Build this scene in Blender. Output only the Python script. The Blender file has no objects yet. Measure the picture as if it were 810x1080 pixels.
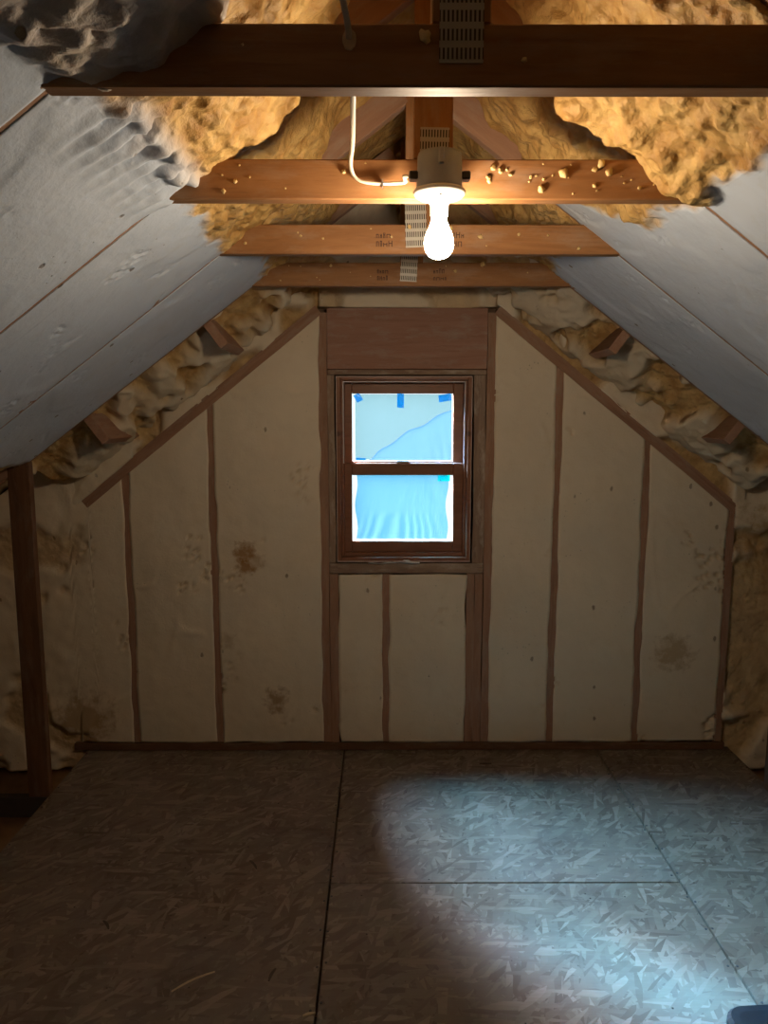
import bpy, bmesh, math, random
import numpy as np
from mathutils import Vector, Matrix

random.seed(7)
SC = bpy.context.scene
COL = SC.collection

# ------------------------------------------------------------------ camera
CAM_X, CAM_Z, PITCH, FPX = -0.12, 1.63, 7.78, 790.0
cam = bpy.data.cameras.new('camera')
cam.sensor_fit = 'VERTICAL'
cam.sensor_height = 24.0
cam.lens = FPX / 1080.0 * 24.0
cam.clip_start = 0.02
cam_ob = bpy.data.objects.new('camera', cam)
cam_ob.location = (CAM_X, 0, CAM_Z)
cam_ob.rotation_euler = (math.radians(90 - PITCH), 0, math.radians(-0.22))
COL.objects.link(cam_ob)
SC.camera = cam_ob

# ------------------------------------------------------------------ light
WORLD_COL, WORLD_STR = (0.90, 0.97, 1.0), 1.3
SUN_COL, SUN_STR, SUN_ANG = (1.0, 0.84, 1.0), 2700.0, 56.0
SUN_DIR = Vector((0.80, -0.60, -1.15))        # travels from the upper left outside, through the window
BULB_COL, BULB_STR = (1.0, 0.78, 0.54), 315.0
w = bpy.data.worlds.new('sky')
w.use_nodes = True
w.node_tree.nodes['Background'].inputs[0].default_value = (*WORLD_COL, 1)
w.node_tree.nodes['Background'].inputs[1].default_value = WORLD_STR
SC.world = w
sun = bpy.data.lights.new('sun', 'SUN')
sun.energy = SUN_STR
sun.color = SUN_COL
sun.angle = math.radians(SUN_ANG)
sun_ob = bpy.data.objects.new('sun', sun)
sun_ob.rotation_euler = SUN_DIR.to_track_quat('-Z', 'Y').to_euler()
sun_ob.location = (-3, 7, 6)
COL.objects.link(sun_ob)

vs = SC.view_settings
vs.view_transform = 'Standard'
vs.look = 'None'
vs.exposure = 0.0
vs.gamma = 1.0
vs.use_curve_mapping = False
try:
    SC.cycles.max_bounces = 10
    SC.cycles.diffuse_bounces = 6
    SC.cycles.transparent_max_bounces = 16
    SC.cycles.sample_clamp_indirect = 4.0
    SC.cycles.caustics_reflective = False
    SC.cycles.caustics_refractive = False
    SC.cycles.use_denoising = True
except Exception:
    pass

# ------------------------------------------------------------------ layout (metres; x = 0 is the ridge line, camera at y = 0)
YW = 3.435                     # face of the gable wall
ZB = 2.11                      # underside of the collar ties
AX = 0.63                      # half width of the flat strip at that height
PITCHR = 0.75                  # roof pitch 9:12
COSR = 1 / math.sqrt(1 + PITCHR ** 2)
SINR = PITCHR * COSR
LT = 0.038                     # lumber thickness
TRUSS_Y = [1.20, 1.81, 2.42, 3.03]
def zs(a): return ZB - PITCHR * (a - AX)
def zc(a): return 1.85 - 0.80 * (a - 0.677)     # sloping top chord of the gable frame

# ------------------------------------------------------------------ numpy noise
def _h(ix, iy, iz, k):
    n = (ix.astype(np.int64) * 374761393 + iy.astype(np.int64) * 668265263 + iz.astype(np.int64) * 2147483647 + k * 1274126177) & 0xFFFFFFFF
    n = ((n ^ (n >> 13)) * 1274126177) & 0xFFFFFFFF
    n = ((n ^ (n >> 16)) * 2246822519) & 0xFFFFFFFF
    n = n ^ (n >> 15)
    return (n & 0xFFFFFF) / float(0x1000000)
def vnoise(x, y, z, k=0):
    ix, iy, iz = np.floor(x), np.floor(y), np.floor(z)
    fx, fy, fz = x - ix, y - iy, z - iz
    q = lambda t: t * t * t * (t * (t * 6 - 15) + 10)
    ux, uy, uz = q(fx), q(fy), q(fz)
    r = 0
    for dx in (0, 1):
        for dy in (0, 1):
            for dz in (0, 1):
                wgt = (ux if dx else 1 - ux) * (uy if dy else 1 - uy) * (uz if dz else 1 - uz)
                r = r + wgt * _h(ix + dx, iy + dy, iz + dz, k)
    return r * 2 - 1
def fbm(P, s, o=3, k=0):
    r, a, t = 0, 1.0, 0
    for i in range(o):
        f = s * 2.03 ** i
        r = r + a * vnoise(P[:, 0] * f + 13.1 * i, P[:, 1] * f + 7.7 * i, P[:, 2] * f + 3.3 * i, k + i)
        t += a
        a *= 0.5
    return r / t
def worley(P, s, k=0):
    X = P * s
    I = np.floor(X)
    best = np.full(len(P), 9.0)
    for dx in (-1, 0, 1):
        for dy in (-1, 0, 1):
            for dz in (-1, 0, 1):
                C = I + np.array([dx, dy, dz])
                J = np.stack([_h(C[:, 0], C[:, 1], C[:, 2], k + q) for q in (1, 2, 3)], 1)
                best = np.minimum(best, ((C + J - X) ** 2).sum(1))
    return np.sqrt(best)
def sst(a, b, x):
    t = np.clip((x - a) / (b - a), 0, 1)
    return t * t * (3 - 2 * t)

# ------------------------------------------------------------------ materials
def mat(name):
    m = bpy.data.materials.new(name)
    m.use_nodes = True
    nt = m.node_tree
    return m, nt, nt.nodes['Principled BSDF']
class N:
    def __init__(s, nt):
        s.nt = nt
    def new(s, t, **kw):
        n = s.nt.nodes.new(t)
        for k, v in kw.items():
            setattr(n, k, v)
        return n
    def link(s, a, b):
        s.nt.links.new(a, b)
    def setin(s, sock, v):
        if hasattr(v, 'is_output'):
            s.link(v, sock)
        else:
            sock.default_value = v
    def coord(s, scale=(1, 1, 1), rot=(0, 0, 0), loc=(0, 0, 0), kind='Object'):
        t = s.new('ShaderNodeTexCoord')
        mp = s.new('ShaderNodeMapping')
        mp.inputs['Scale'].default_value = scale
        mp.inputs['Rotation'].default_value = rot
        mp.inputs['Location'].default_value = loc
        s.link(t.outputs[kind], mp.inputs['Vector'])
        return mp.outputs[0]
    def noise(s, vec, scale, detail=4, rough=0.55, dist=0.0):
        n = s.new('ShaderNodeTexNoise')
        s.link(vec, n.inputs['Vector'])
        n.inputs['Scale'].default_value = scale
        n.inputs['Detail'].default_value = detail
        n.inputs['Roughness'].default_value = rough
        n.inputs['Distortion'].default_value = dist
        return n.outputs[0]
    def voro(s, vec, scale, feat='F1', out='Distance'):
        n = s.new('ShaderNodeTexVoronoi')
        n.feature = feat
        s.link(vec, n.inputs['Vector'])
        n.inputs['Scale'].default_value = scale
        return n.outputs[out]
    def ramp(s, fac, stops):
        n = s.new('ShaderNodeValToRGB')
        el = n.color_ramp.elements
        while len(el) < len(stops):
            el.new(0.5)
        for e, (p, c) in zip(el, stops):
            e.position = p
            e.color = (*c, 1) if len(c) == 3 else c
        s.link(fac, n.inputs[0])
        return n.outputs[0]
    def maprange(s, v, a, b, c=0.0, d=1.0):
        n = s.new('ShaderNodeMapRange')
        s.link(v, n.inputs[0])
        for i, q in enumerate((a, b, c, d)):
            n.inputs[i + 1].default_value = q
        return n.outputs[0]
    def math(s, op, a, b=0.0):
        n = s.new('ShaderNodeMath', operation=op)
        s.setin(n.inputs[0], a)
        s.setin(n.inputs[1], b)
        return n.outputs[0]
    def mix(s, fac, a, b, blend='MIX'):
        n = s.new('ShaderNodeMix', data_type='RGBA', blend_type=blend)
        s.setin(n.inputs[0], fac)
        for sock, v in ((n.inputs[6], a), (n.inputs[7], b)):
            if hasattr(v, 'is_output'):
                s.link(v, sock)
            else:
                sock.default_value = (*v, 1)
        return n.outputs[2]
    def bump(s, h, strength, dist, normal=None):
        n = s.new('ShaderNodeBump')
        s.link(h, n.inputs['Height'])
        n.inputs['Strength'].default_value = strength
        n.inputs['Distance'].default_value = dist
        if normal is not None:
            s.link(normal, n.inputs['Normal'])
        return n.outputs[0]

def wood_mat(name, dark, light, dust=(0.5, 0.45, 0.38), dust_amt=0.15, rough=0.6, spec=0.3):
    m, nt, b = mat(name)
    g = N(nt)
    info = g.new('ShaderNodeObjectInfo')
    off = g.new('ShaderNodeVectorMath', operation='ADD')
    v = g.coord((1.2, 14, 14))
    g.link(v, off.inputs[0])
    sc = g.new('ShaderNodeVectorMath', operation='SCALE')
    sc.inputs[0].default_value = (37, 19, 53)
    g.link(info.outputs['Random'], sc.inputs['Scale'])
    g.link(sc.outputs[0], off.inputs[1])
    n1 = g.noise(off.outputs[0], 1.6, 6, 0.6, 1.2)
    n2 = g.noise(off.outputs[0], 7.0, 3, 0.6, 0.3)
    c = g.ramp(n1, [(0.25, dark), (0.75, light)])
    c = g.mix(g.maprange(n2, 0.55, 0.8, 0, 0.45), c, tuple(q * 0.55 for q in dark))
    kn = g.voro(g.coord((2.2, 6, 6), loc=(0.3, 0.2, 0.1)), 1.0)
    c = g.mix(g.maprange(kn, 0.05, 0.1, 0.75, 0), c, tuple(q * 0.3 for q in dark))
    d = g.noise(g.coord((3, 9, 9)), 2.2, 5, 0.7)
    c = g.mix(g.maprange(d, 0.5, 0.72, 0, dust_amt), c, dust)
    g.link(c, b.inputs['Base Color'])
    b.inputs['Roughness'].default_value = rough
    b.inputs['Specular IOR Level'].default_value = spec
    g.link(g.bump(n2, 0.35, 0.002), b.inputs['Normal'])
    return m

def foam_mat(name, shaved, skin, rough=0.7, stains=(), pits=1.0, skin_rough=0.55, skin2=None):
    """Spray foam: 'skin' point attribute is 1 where the uncut, yellow skin shows and 0 where it was trimmed flat."""
    m, nt, b = mat(name)
    g = N(nt)
    at = g.new('ShaderNodeAttribute', attribute_name='skin')
    v = g.coord()
    big = g.noise(v, 3.0, 4, 0.6)
    mid = g.noise(v, 14.0, 4, 0.6)
    fine = g.noise(v, 90.0, 3, 0.6)
    c0 = g.mix(g.maprange(big, 0.3, 0.7), tuple(q * 0.93 for q in shaved), tuple(min(1, q * 1.04) for q in shaved))
    c0 = g.mix(g.maprange(mid, 0.55, 0.78, 0, 0.35), c0, tuple(q * f for q, f in zip(shaved, (0.86, 0.80, 0.70))))
    p = g.voro(g.coord((1, 1, 1)), 46.0)
    pm = g.math('MULTIPLY', g.maprange(p, 0.06, 0.16, 1, 0), g.maprange(g.noise(g.coord(loc=(3, 1, 2)), 6.0, 3), 0.56, 0.66))
    c0 = g.mix(g.math('MULTIPLY', pm, 0.6 * pits), c0, (0.10, 0.08, 0.055))
    nk = g.voro(g.coord((1.6, 1.6, 1.0), loc=(0.7, 0.3, 0.9)), 5.5)
    nkn = g.math('ADD', nk, g.math('MULTIPLY', g.math('SUBTRACT', g.noise(v, 60, 3, 0.6), 0.5), 0.10))
    nm = g.maprange(nkn, 0.045, 0.075, 1, 0)
    c0 = g.mix(g.math('MULTIPLY', nm, 0.75 * pits), c0, (0.13, 0.085, 0.045))
    for (sx, sy, sz, r, amt, colr) in stains:
        geo = g.new('ShaderNodeNewGeometry')
        ds = g.new('ShaderNodeVectorMath', operation='DISTANCE')
        g.link(geo.outputs['Position'], ds.inputs[0])
        ds.inputs[1].default_value = (sx, sy, sz)
        dd = g.math('ADD', ds.outputs['Value'], g.math('MULTIPLY', g.math('SUBTRACT', g.noise(v, 24, 5, 0.65), 0.5), r * 2.6))
        c0 = g.mix(g.maprange(dd, r * 0.35, r, amt, 0), c0, colr)
    s2 = skin2 or tuple(q * f for q, f in zip(skin, (0.62, 0.5, 0.36)))
    c1 = g.mix(g.maprange(mid, 0.32, 0.68), s2, skin)
    c = g.mix(at.outputs['Fac'], c0, c1)
    g.link(c, b.inputs['Base Color'])
    g.link(g.maprange(at.outputs['Fac'], 0, 1, rough, skin_rough), b.inputs['Roughness'])
    b.inputs['Specular IOR Level'].default_value = 0.35
    h = g.math('ADD', g.math('MULTIPLY', mid, 0.6), g.math('MULTIPLY', fine, 0.35))
    h = g.math('SUBTRACT', h, g.math('MULTIPLY', pm, 0.8 * pits))
    h = g.math('SUBTRACT', h, g.math('MULTIPLY', nm, 1.2 * pits))
    n1 = g.bump(h, 0.5, 0.006)
    pop = g.math('MULTIPLY', g.math('ADD', g.voro(g.coord(), 42.0, 'SMOOTH_F1'), g.math('MULTIPLY', g.noise(v, 55, 4, 0.65), 0.6)), at.outputs['Fac'])
    g.link(g.bump(pop, 0.8, -0.014, n1), b.inputs['Normal'])
    return m

def plain_mat(name, c, rough=0.5, metal=0.0, spec=0.5, var=0.08, scale=30, bump=0.1, bd=0.001):
    m, nt, b = mat(name)
    g = N(nt)
    n = g.noise(g.coord(), scale, 4)
    g.link(g.mix(g.maprange(n, 0.3, 0.7), tuple(q * (1 - var) for q in c), tuple(min(1, q * (1 + var)) for q in c)), b.inputs['Base Color'])
    b.inputs['Roughness'].default_value = rough
    b.inputs['Metallic'].default_value = metal
    b.inputs['Specular IOR Level'].default_value = spec
    if bump:
        g.link(g.bump(n, bump, bd), b.inputs['Normal'])
    return m

def osb_mat():
    m, nt, b = mat('oriented_strand_board')
    g = N(nt)
    cols = [(0.0, (0.125, 0.088, 0.060)), (0.2, (0.172, 0.125, 0.088)), (0.65, (0.205, 0.155, 0.112)), (1.0, (0.29, 0.230, 0.175))]
    c, hh = None, None
    for i, (ang, sx, sy, sc, th) in enumerate([(0.5, 1, 4.5, 9, 0), (-0.7, 1, 5.5, 7.5, 0.52), (1.25, 1, 5, 8.5, 0.58), (-1.35, 1, 6, 7, 0.62), (0.05, 1, 6, 8, 0.66), (2.4, 1, 4, 12, 0.7)]):
        co = g.coord(rot=(0, 0, ang), loc=(i * 1.7, i * 0.9, 0), kind='Object')
        wob = g.noise(co, 5, 2)
        sc_n = g.new('ShaderNodeVectorMath', operation='MULTIPLY')
        g.link(co, sc_n.inputs[0])
        sc_n.inputs[1].default_value = (sx * 1.1, sy * 1.25, 0.02)
        cv = g.voro(sc_n.outputs[0], sc, 'F1', 'Color')
        sep = g.new('ShaderNodeSeparateColor')
        g.link(cv, sep.inputs[0])
        col = g.ramp(sep.outputs[0], cols)
        if c is None:
            c, hh = col, sep.outputs[0]
        else:
            f = g.math('GREATER_THAN', sep.outputs[1], th)
            c = g.mix(f, c, col)
            mx = g.new('ShaderNodeMix', data_type='FLOAT')
            g.link(f, mx.inputs[0]); g.link(hh, mx.inputs[2]); g.link(sep.outputs[2], mx.inputs[3])
            hh = mx.outputs[0]
    fib = g.noise(g.coord((6, 40, 1), rot=(0, 0, 0.4)), 3, 4)
    c = g.mix(g.maprange(fib, 0.35, 0.7, 0.0, 0.25), c, (0.12, 0.08, 0.05))
    dirt = g.noise(g.coord(loc=(0.4, 0.2, 0)), 2.3, 5, 0.62)
    c = g.mix(g.maprange(dirt, 0.54, 0.74, 0, 0.55), c, (0.055, 0.04, 0.03))
    dust = g.noise(g.coord(loc=(4, 2, 0)), 1.6, 4)
    c = g.mix(g.maprange(dust, 0.45, 0.75, 0.05, 0.35), c, (0.23, 0.20, 0.17))
    ck = g.voro(g.coord((1, 1, 0.02)), 28)
    ckm = g.math('MULTIPLY', g.maprange(ck, 0.06, 0.12, 1, 0), g.maprange(g.noise(g.coord(), 11, 2), 0.55, 0.62))
    c = g.mix(ckm, c, (0.03, 0.02, 0.015))
    g.link(c, b.inputs['Base Color'])
    g.link(g.maprange(dirt, 0.35, 0.7, 0.55, 0.72), b.inputs['Roughness'])
    b.inputs['Specular IOR Level'].default_value = 0.09
    h2 = g.math('ADD', hh, g.math('MULTIPLY', fib, 0.4))
    g.link(g.bump(h2, 0.15, 0.003), b.inputs['Normal'])
    return m

def plate_mat():
    """Galvanised connector plate: rows of narrow punched slots."""
    m, nt, b = mat('punched_galvanised_plate')
    g = N(nt)
    sep = g.new('ShaderNodeSeparateXYZ')
    g.link(g.coord(), sep.inputs[0])
    fx = g.math('PINGPONG', g.math('MULTIPLY', sep.outputs[0], 1 / 0.0066), 0.5)
    fz = g.math('PINGPONG', g.math('MULTIPLY', sep.outputs[1], 1 / 0.026), 0.5)
    msk = g.math('MULTIPLY', g.math('LESS_THAN', fx, 0.24), g.math('LESS_THAN', fz, 0.31))
    g.link(g.mix(msk, (0.42, 0.40, 0.36), (0.035, 0.022, 0.012)), b.inputs['Base Color'])
    g.link(g.maprange(msk, 0, 1, 0.55, 0.0), b.inputs['Metallic'])
    b.inputs['Roughness'].default_value = 0.5
    g.link(g.bump(msk, 1.0, -0.002), b.inputs['Normal'])
    return m

def film_mat(name, tint, trans, back):
    m = bpy.data.materials.new(name)
    m.use_nodes = True
    nt = m.node_tree
    nt.nodes.remove(nt.nodes['Principled BSDF'])
    g = N(nt)
    out = nt.nodes['Material Output']
    n = g.noise(g.coord((30, 1, 6)), 2.0, 4, 0.6, 1.0)
    nrm = g.bump(n, 0.35, 0.01)
    tr = g.new('ShaderNodeBsdfTransparent')
    tr.inputs[0].default_value = (*trans, 1)
    tl = g.new('ShaderNodeBsdfTranslucent')
    tl.inputs[0].default_value = (*tint, 1)
    g.link(nrm, tl.inputs['Normal'])
    gl = g.new('ShaderNodeBsdfGlossy')
    gl.inputs['Roughness'].default_value = 0.25
    gl.inputs[0].default_value = (0.8, 0.9, 1, 1)
    m1 = g.new('ShaderNodeMixShader')
    m1.inputs[0].default_value = back
    g.link(tr.outputs[0], m1.inputs[1]); g.link(tl.outputs[0], m1.inputs[2])
    m2 = g.new('ShaderNodeMixShader')
    m2.inputs[0].default_value = 0.04
    g.link(m1.outputs[0], m2.inputs[1]); g.link(gl.outputs[0], m2.inputs[2])
    g.link(m2.outputs[0], out.inputs['Surface'])
    return m

def glass_mat():
    m = bpy.data.materials.new('window_glass')
    m.use_nodes = True
    nt = m.node_tree
    nt.nodes.remove(nt.nodes['Principled BSDF'])
    g = N(nt)
    tr = g.new('ShaderNodeBsdfTransparent')
    tr.inputs[0].default_value = (0.93, 0.97, 0.97, 1)
    gl = g.new('ShaderNodeBsdfGlossy')
    gl.inputs['Roughness'].default_value = 0.03
    fr = g.new('ShaderNodeFresnel')
    fr.inputs[0].default_value = 1.45
    sm = g.noise(g.coord(), 6, 3)
    fac = g.math('MULTIPLY', fr.outputs[0], g.maprange(sm, 0.3, 0.7, 0.7, 1.0))
    mx = g.new('ShaderNodeMixShader')
    g.link(fac, mx.inputs[0]); g.link(tr.outputs[0], mx.inputs[1]); g.link(gl.outputs[0], mx.inputs[2])
    g.link(mx.outputs[0], nt.nodes['Material Output'].inputs['Surface'])
    return m

def bulb_mat():
    m = bpy.data.materials.new('lit_bulb_glass')
    m.use_nodes = True
    nt = m.node_tree
    nt.nodes.remove(nt.nodes['Principled BSDF'])
    g = N(nt)
    e = g.new('ShaderNodeEmission')
    e.inputs[0].default_value = (*BULB_COL, 1)
    e.inputs[1].default_value = BULB_STR
    g.link(e.outputs[0], nt.nodes['Material Output'].inputs['Surface'])
    return m

STAINS = [(-0.76, YW, 0.97, 0.06, 0.85, (0.33, 0.16, 0.04)), (-0.755, YW, 0.90, 0.05, 0.85, (0.33, 0.16, 0.04)), (-0.70, YW, 0.93, 0.045, 0.5, (0.33, 0.18, 0.06)), (-0.62, YW, 0.25, 0.07, 0.75, (0.30, 0.17, 0.06)),
          (1.27, YW, 0.48, 0.10, 0.6, (0.36, 0.22, 0.08)), (-1.55, YW, 0.15, 0.16, 0.7, (0.36, 0.22, 0.08)),
          (-0.85, YW, 0.55, 0.05, 0.4, (0.33, 0.18, 0.06)), (1.75, YW, 1.0, 0.25, 0.7, (0.42, 0.26, 0.09))]
M = {
    'truss': wood_mat('truss_lumber', (0.21, 0.090, 0.030), (0.38, 0.185, 0.072), dust_amt=0.2, rough=0.55),
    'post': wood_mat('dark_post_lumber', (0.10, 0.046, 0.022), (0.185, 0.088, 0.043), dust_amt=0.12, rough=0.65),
    'edgelight': plain_mat('frame_edge_highlight', (0.58, 0.44, 0.38), 0.5, var=0.2),
    'liner': plain_mat('grey_jamb_liner', (0.62, 0.60, 0.60), 0.5, var=0.1),
    'stud': wood_mat('dusty_stud_lumber', (0.28, 0.15, 0.092), (0.40, 0.235, 0.15), dust=(0.40, 0.32, 0.25), dust_amt=0.55, rough=0.75),
    'header': wood_mat('dusty_header_board', (0.30, 0.155, 0.105), (0.40, 0.225, 0.16), dust=(0.40, 0.32, 0.26), dust_amt=0.75, rough=0.75),
    'rough': wood_mat('foam_smeared_trimmer', (0.19, 0.12, 0.085), (0.38, 0.27, 0.19), dust=(0.52, 0.44, 0.36), dust_amt=0.95, rough=0.8),
    'winwood': wood_mat('brown_window_wood', (0.20, 0.085, 0.045), (0.27, 0.125, 0.07), dust_amt=0.05, rough=0.4),
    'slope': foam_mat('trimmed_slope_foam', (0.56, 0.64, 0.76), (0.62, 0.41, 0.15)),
    'wallfoam': foam_mat('trimmed_wall_foam', (0.75, 0.65, 0.49), (0.64, 0.43, 0.17), stains=STAINS, pits=0.8, skin_rough=0.6),
    'eave': foam_mat('rough_eave_foam', (0.66, 0.57, 0.42), (0.62, 0.42, 0.18), skin_rough=0.6),
    'osb': osb_mat(),
    'plate': plate_mat(),
    'sheath': plain_mat('dark_sheathing', (0.16, 0.10, 0.06), 0.9),
    'eavefloor': plain_mat('brown_eave_board', (0.20, 0.11, 0.05), 0.8, var=0.25, scale=8),
    'shadewood': plain_mat('shaded_chord_lumber', (0.05, 0.035, 0.025), 0.8),  # near black: shade on the chord face is painted into the colour
    'box': plain_mat('grey_plastic_box', (0.30, 0.33, 0.38), 0.5),
    'porcelain': plain_mat('white_porcelain', (0.82, 0.80, 0.76), 0.25, var=0.02, bump=0),
    'cable': plain_mat('white_cable_jacket', (0.60, 0.53, 0.42), 0.5, var=0.05),
    'steel': plain_mat('dull_steel', (0.35, 0.34, 0.33), 0.4, metal=0.8),
    'darksteel': plain_mat('dark_screw_steel', (0.03, 0.028, 0.026), 0.5),
    'crumb': plain_mat('foam_crumb', (0.64, 0.46, 0.20), 0.55, var=0.2),
    'stamp': plain_mat('black_stamp_ink', (0.05, 0.022, 0.012), 0.8, bump=0),
    'chip': plain_mat('pale_sliver_and_hole_light', (0.50, 0.37, 0.22), 0.7, var=0.2),
    'darkchip': plain_mat('dark_wood_chip', (0.06, 0.04, 0.025), 0.8, var=0.2),
    'black': plain_mat('black_plastic', (0.005, 0.005, 0.006), 0.6, spec=0.2, var=0.2),
    'tape': film_mat('blue_painter_tape', (0.01, 0.34, 0.80), (0.05, 0.62, 0.98), 0.0022),
    'tapecyan': film_mat('cyan_painter_tape', (0.0, 0.80, 0.86), (0.12, 1.0, 0.93), 0.0022),
    'filmA': film_mat('pale_protective_film', (0.30, 0.60, 0.66), (0.25, 0.40, 0.41), 0.0022),
    'filmB': film_mat('blue_protective_film', (0.30, 0.66, 0.86), (0.12, 0.43, 0.64), 0.0022),
    'filmC': film_mat('blue_film_layer', (0.30, 0.66, 0.90), (0.16, 0.39, 0.66), 0.0022),
    'scrap': plain_mat('white_plastic_scrap', (0.8, 0.82, 0.85), 0.3, var=0.05),
    'glass': glass_mat(),
    'bulb': bulb_mat(),
}

# ------------------------------------------------------------------ object helpers
def link(name, me, m=None, parent=None):
    o = bpy.data.objects.new(name, me)
    COL.objects.link(o)
    if m is not None:
        me.materials.clear()
        me.materials.append(M[m] if isinstance(m, str) else m)
    if parent is not None:
        o.parent = parent
    return o
def tag(o, label=None, cat=None, group=None, kind=None):
    for k, v in (('label', label), ('category', cat), ('group', group), ('kind', kind)):
        if v:
            o[k] = v
    return o
def empty(name, loc=(0, 0, 0)):
    o = bpy.data.objects.new(name, None)
    o.location = loc
    o.empty_display_size = 0.05
    COL.objects.link(o)
    return o
def bm_mesh(bm, name, smooth=False):
    me = bpy.data.meshes.new(name)
    bmesh.ops.recalc_face_normals(bm, faces=bm.faces)
    bm.to_mesh(me)
    bm.free()
    if smooth:
        for p in me.polygons:
            p.use_smooth = True
    return me
def add_box(bm, lo, hi):
    r = bmesh.ops.create_cube(bm, size=1.0)
    s = [hi[i] - lo[i] for i in range(3)]
    c = [(hi[i] + lo[i]) / 2 for i in range(3)]
    for v in r['verts']:
        v.co = Vector((v.co[i] * s[i] + c[i] for i in range(3)))
    return r['verts']
def box(name, lo, hi, m, parent=None, bev=0.0015):
    """Bevelled box with its origin at its centre; lo, hi in the parent's space (world when the parent sits at the origin)."""
    c = Vector([(lo[i] + hi[i]) / 2 for i in range(3)])
    bm = bmesh.new()
    add_box(bm, [lo[i] - c[i] for i in range(3)], [hi[i] - c[i] for i in range(3)])
    if bev:
        bmesh.ops.bevel(bm, geom=bm.edges[:], offset=bev, segments=1, affect='EDGES')
    o = link(name, bm_mesh(bm, name), m, parent)
    o.location = c
    return o
def board(name, p0, p1, width, thick, wdir, m, parent=None, bev=0.002, wander=0.0):
    """Lumber running along local X from p0 to p1; width is measured along wdir, thickness across both."""
    p0, p1 = Vector(p0), Vector(p1)
    L = (p1 - p0).length
    X = (p1 - p0).normalized()
    Z = Vector(wdir)
    Z = (Z - X * Z.dot(X)).normalized()
    Y = Z.cross(X)
    bm = bmesh.new()
    n = max(1, int(L / 0.06)) if wander else 1
    add_box(bm, (-L / 2, -thick / 2, -width / 2), (L / 2, thick / 2, width / 2))
    if wander:
        bmesh.ops.subdivide_edges(bm, edges=[e for e in bm.edges if abs((e.verts[0].co - e.verts[1].co).x) > L * 0.5], cuts=n)
        ph = random.random() * 9
        for v in bm.verts:
            v.co.z += wander * (math.sin(v.co.x * 5 + ph) + 0.6 * math.sin(v.co.x * 17 + ph * 2 + (2 if v.co.z > 0 else 0)))
    elif bev:
        bmesh.ops.bevel(bm, geom=bm.edges[:], offset=bev, segments=1, affect='EDGES')
    o = link(name, bm_mesh(bm, name), m, parent)
    R = Matrix((X, Y, Z)).transposed().to_4x4()
    R.translation = (p0 + p1) / 2
    if parent is not None:
        R = Matrix.Translation(parent.location).inverted() @ R
    o.matrix_local = R
    return o
def tube(name, pts, r, m, parent=None, seg=10):
    bm = bmesh.new()
    pts = [Vector(p) for p in pts]
    rings = []
    ref = Vector((0.3, 0.2, 0.93))
    for i, p in enumerate(pts):
        t = (pts[min(i + 1, len(pts) - 1)] - pts[max(i - 1, 0)]).normalized()
        u = t.cross(ref).normalized()
        v = t.cross(u)
        rings.append([bm.verts.new(p + u * r[0] * math.cos(a) + v * r[1] * math.sin(a)) for a in [2 * math.pi * k / seg for k in range(seg)]])
    for a, b in zip(rings, rings[1:]):
        for k in range(seg):
            bm.faces.new((a[k], a[(k + 1) % seg], b[(k + 1) % seg], b[k]))
    bm.faces.new(rings[0])
    bm.faces.new(rings[-1])
    return link(name, bm_mesh(bm, name, True), m, parent)
def lathe(name, prof, m, parent=None, loc=(0, 0, 0), seg=32):
    bm = bmesh.new()
    rings = [[bm.verts.new((r * math.cos(2 * math.pi * k / seg), r * math.sin(2 * math.pi * k / seg), z)) for k in range(seg)] for r, z in prof]
    for a, b in zip(rings, rings[1:]):
        for k in range(seg):
            bm.faces.new((a[k], a[(k + 1) % seg], b[(k + 1) % seg], b[k]))
    bm.faces.new(rings[0])
    bm.faces.new(rings[-1])
    me = bm_mesh(bm, name, True)
    o = link(name, me, m, parent)
    o.location = loc
    return o

def foam(name, B, nu, nv, normal, disp, skin, thick, m, parent):
    """Slab of foam. B (nv*nu, 3): flat base grid, row by row; disp and skin per vertex; the slab goes back by thick against the normal."""
    nrm = np.asarray(normal, float)
    F = B + nrm[None, :] * disp[:, None]
    idx = np.arange(nu * nv).reshape(nv, nu)
    q = np.stack([idx[:-1, :-1], idx[:-1, 1:], idx[1:, 1:], idx[1:, :-1]], -1).reshape(-1, 4)
    ring = np.concatenate([idx[0, :], idx[1:, -1], idx[-1, -2::-1], idx[-2:0:-1, 0]])
    back = B[ring] - nrm[None, :] * thick
    nb = len(ring)
    base = nu * nv
    j = np.arange(nb)
    side = np.stack([ring, base + j, base + (j + 1) % nb, ring[(j + 1) % nb]], -1)
    verts = np.concatenate([F, back])
    faces = q.tolist() + side.tolist() + [list(range(base + nb - 1, base - 1, -1))]
    a, b, c, d = F[q[0]]
    if np.dot(np.cross(b - a, d - a), nrm) < 0:
        faces = [f[::-1] for f in faces]
    me = bpy.data.meshes.new(name)
    me.from_pydata(verts.tolist(), [], faces)
    at = me.attributes.new('skin', 'FLOAT', 'POINT')
    at.data.foreach_set('value', np.concatenate([np.clip(skin, 0, 1), np.full(nb, 0.7)]).astype(np.float32))
    sm = np.ones(len(faces), dtype=bool)
    sm[len(q):] = False
    me.polygons.foreach_set('use_smooth', sm)
    me.update()
    return link(name, me, m, parent)

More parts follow.
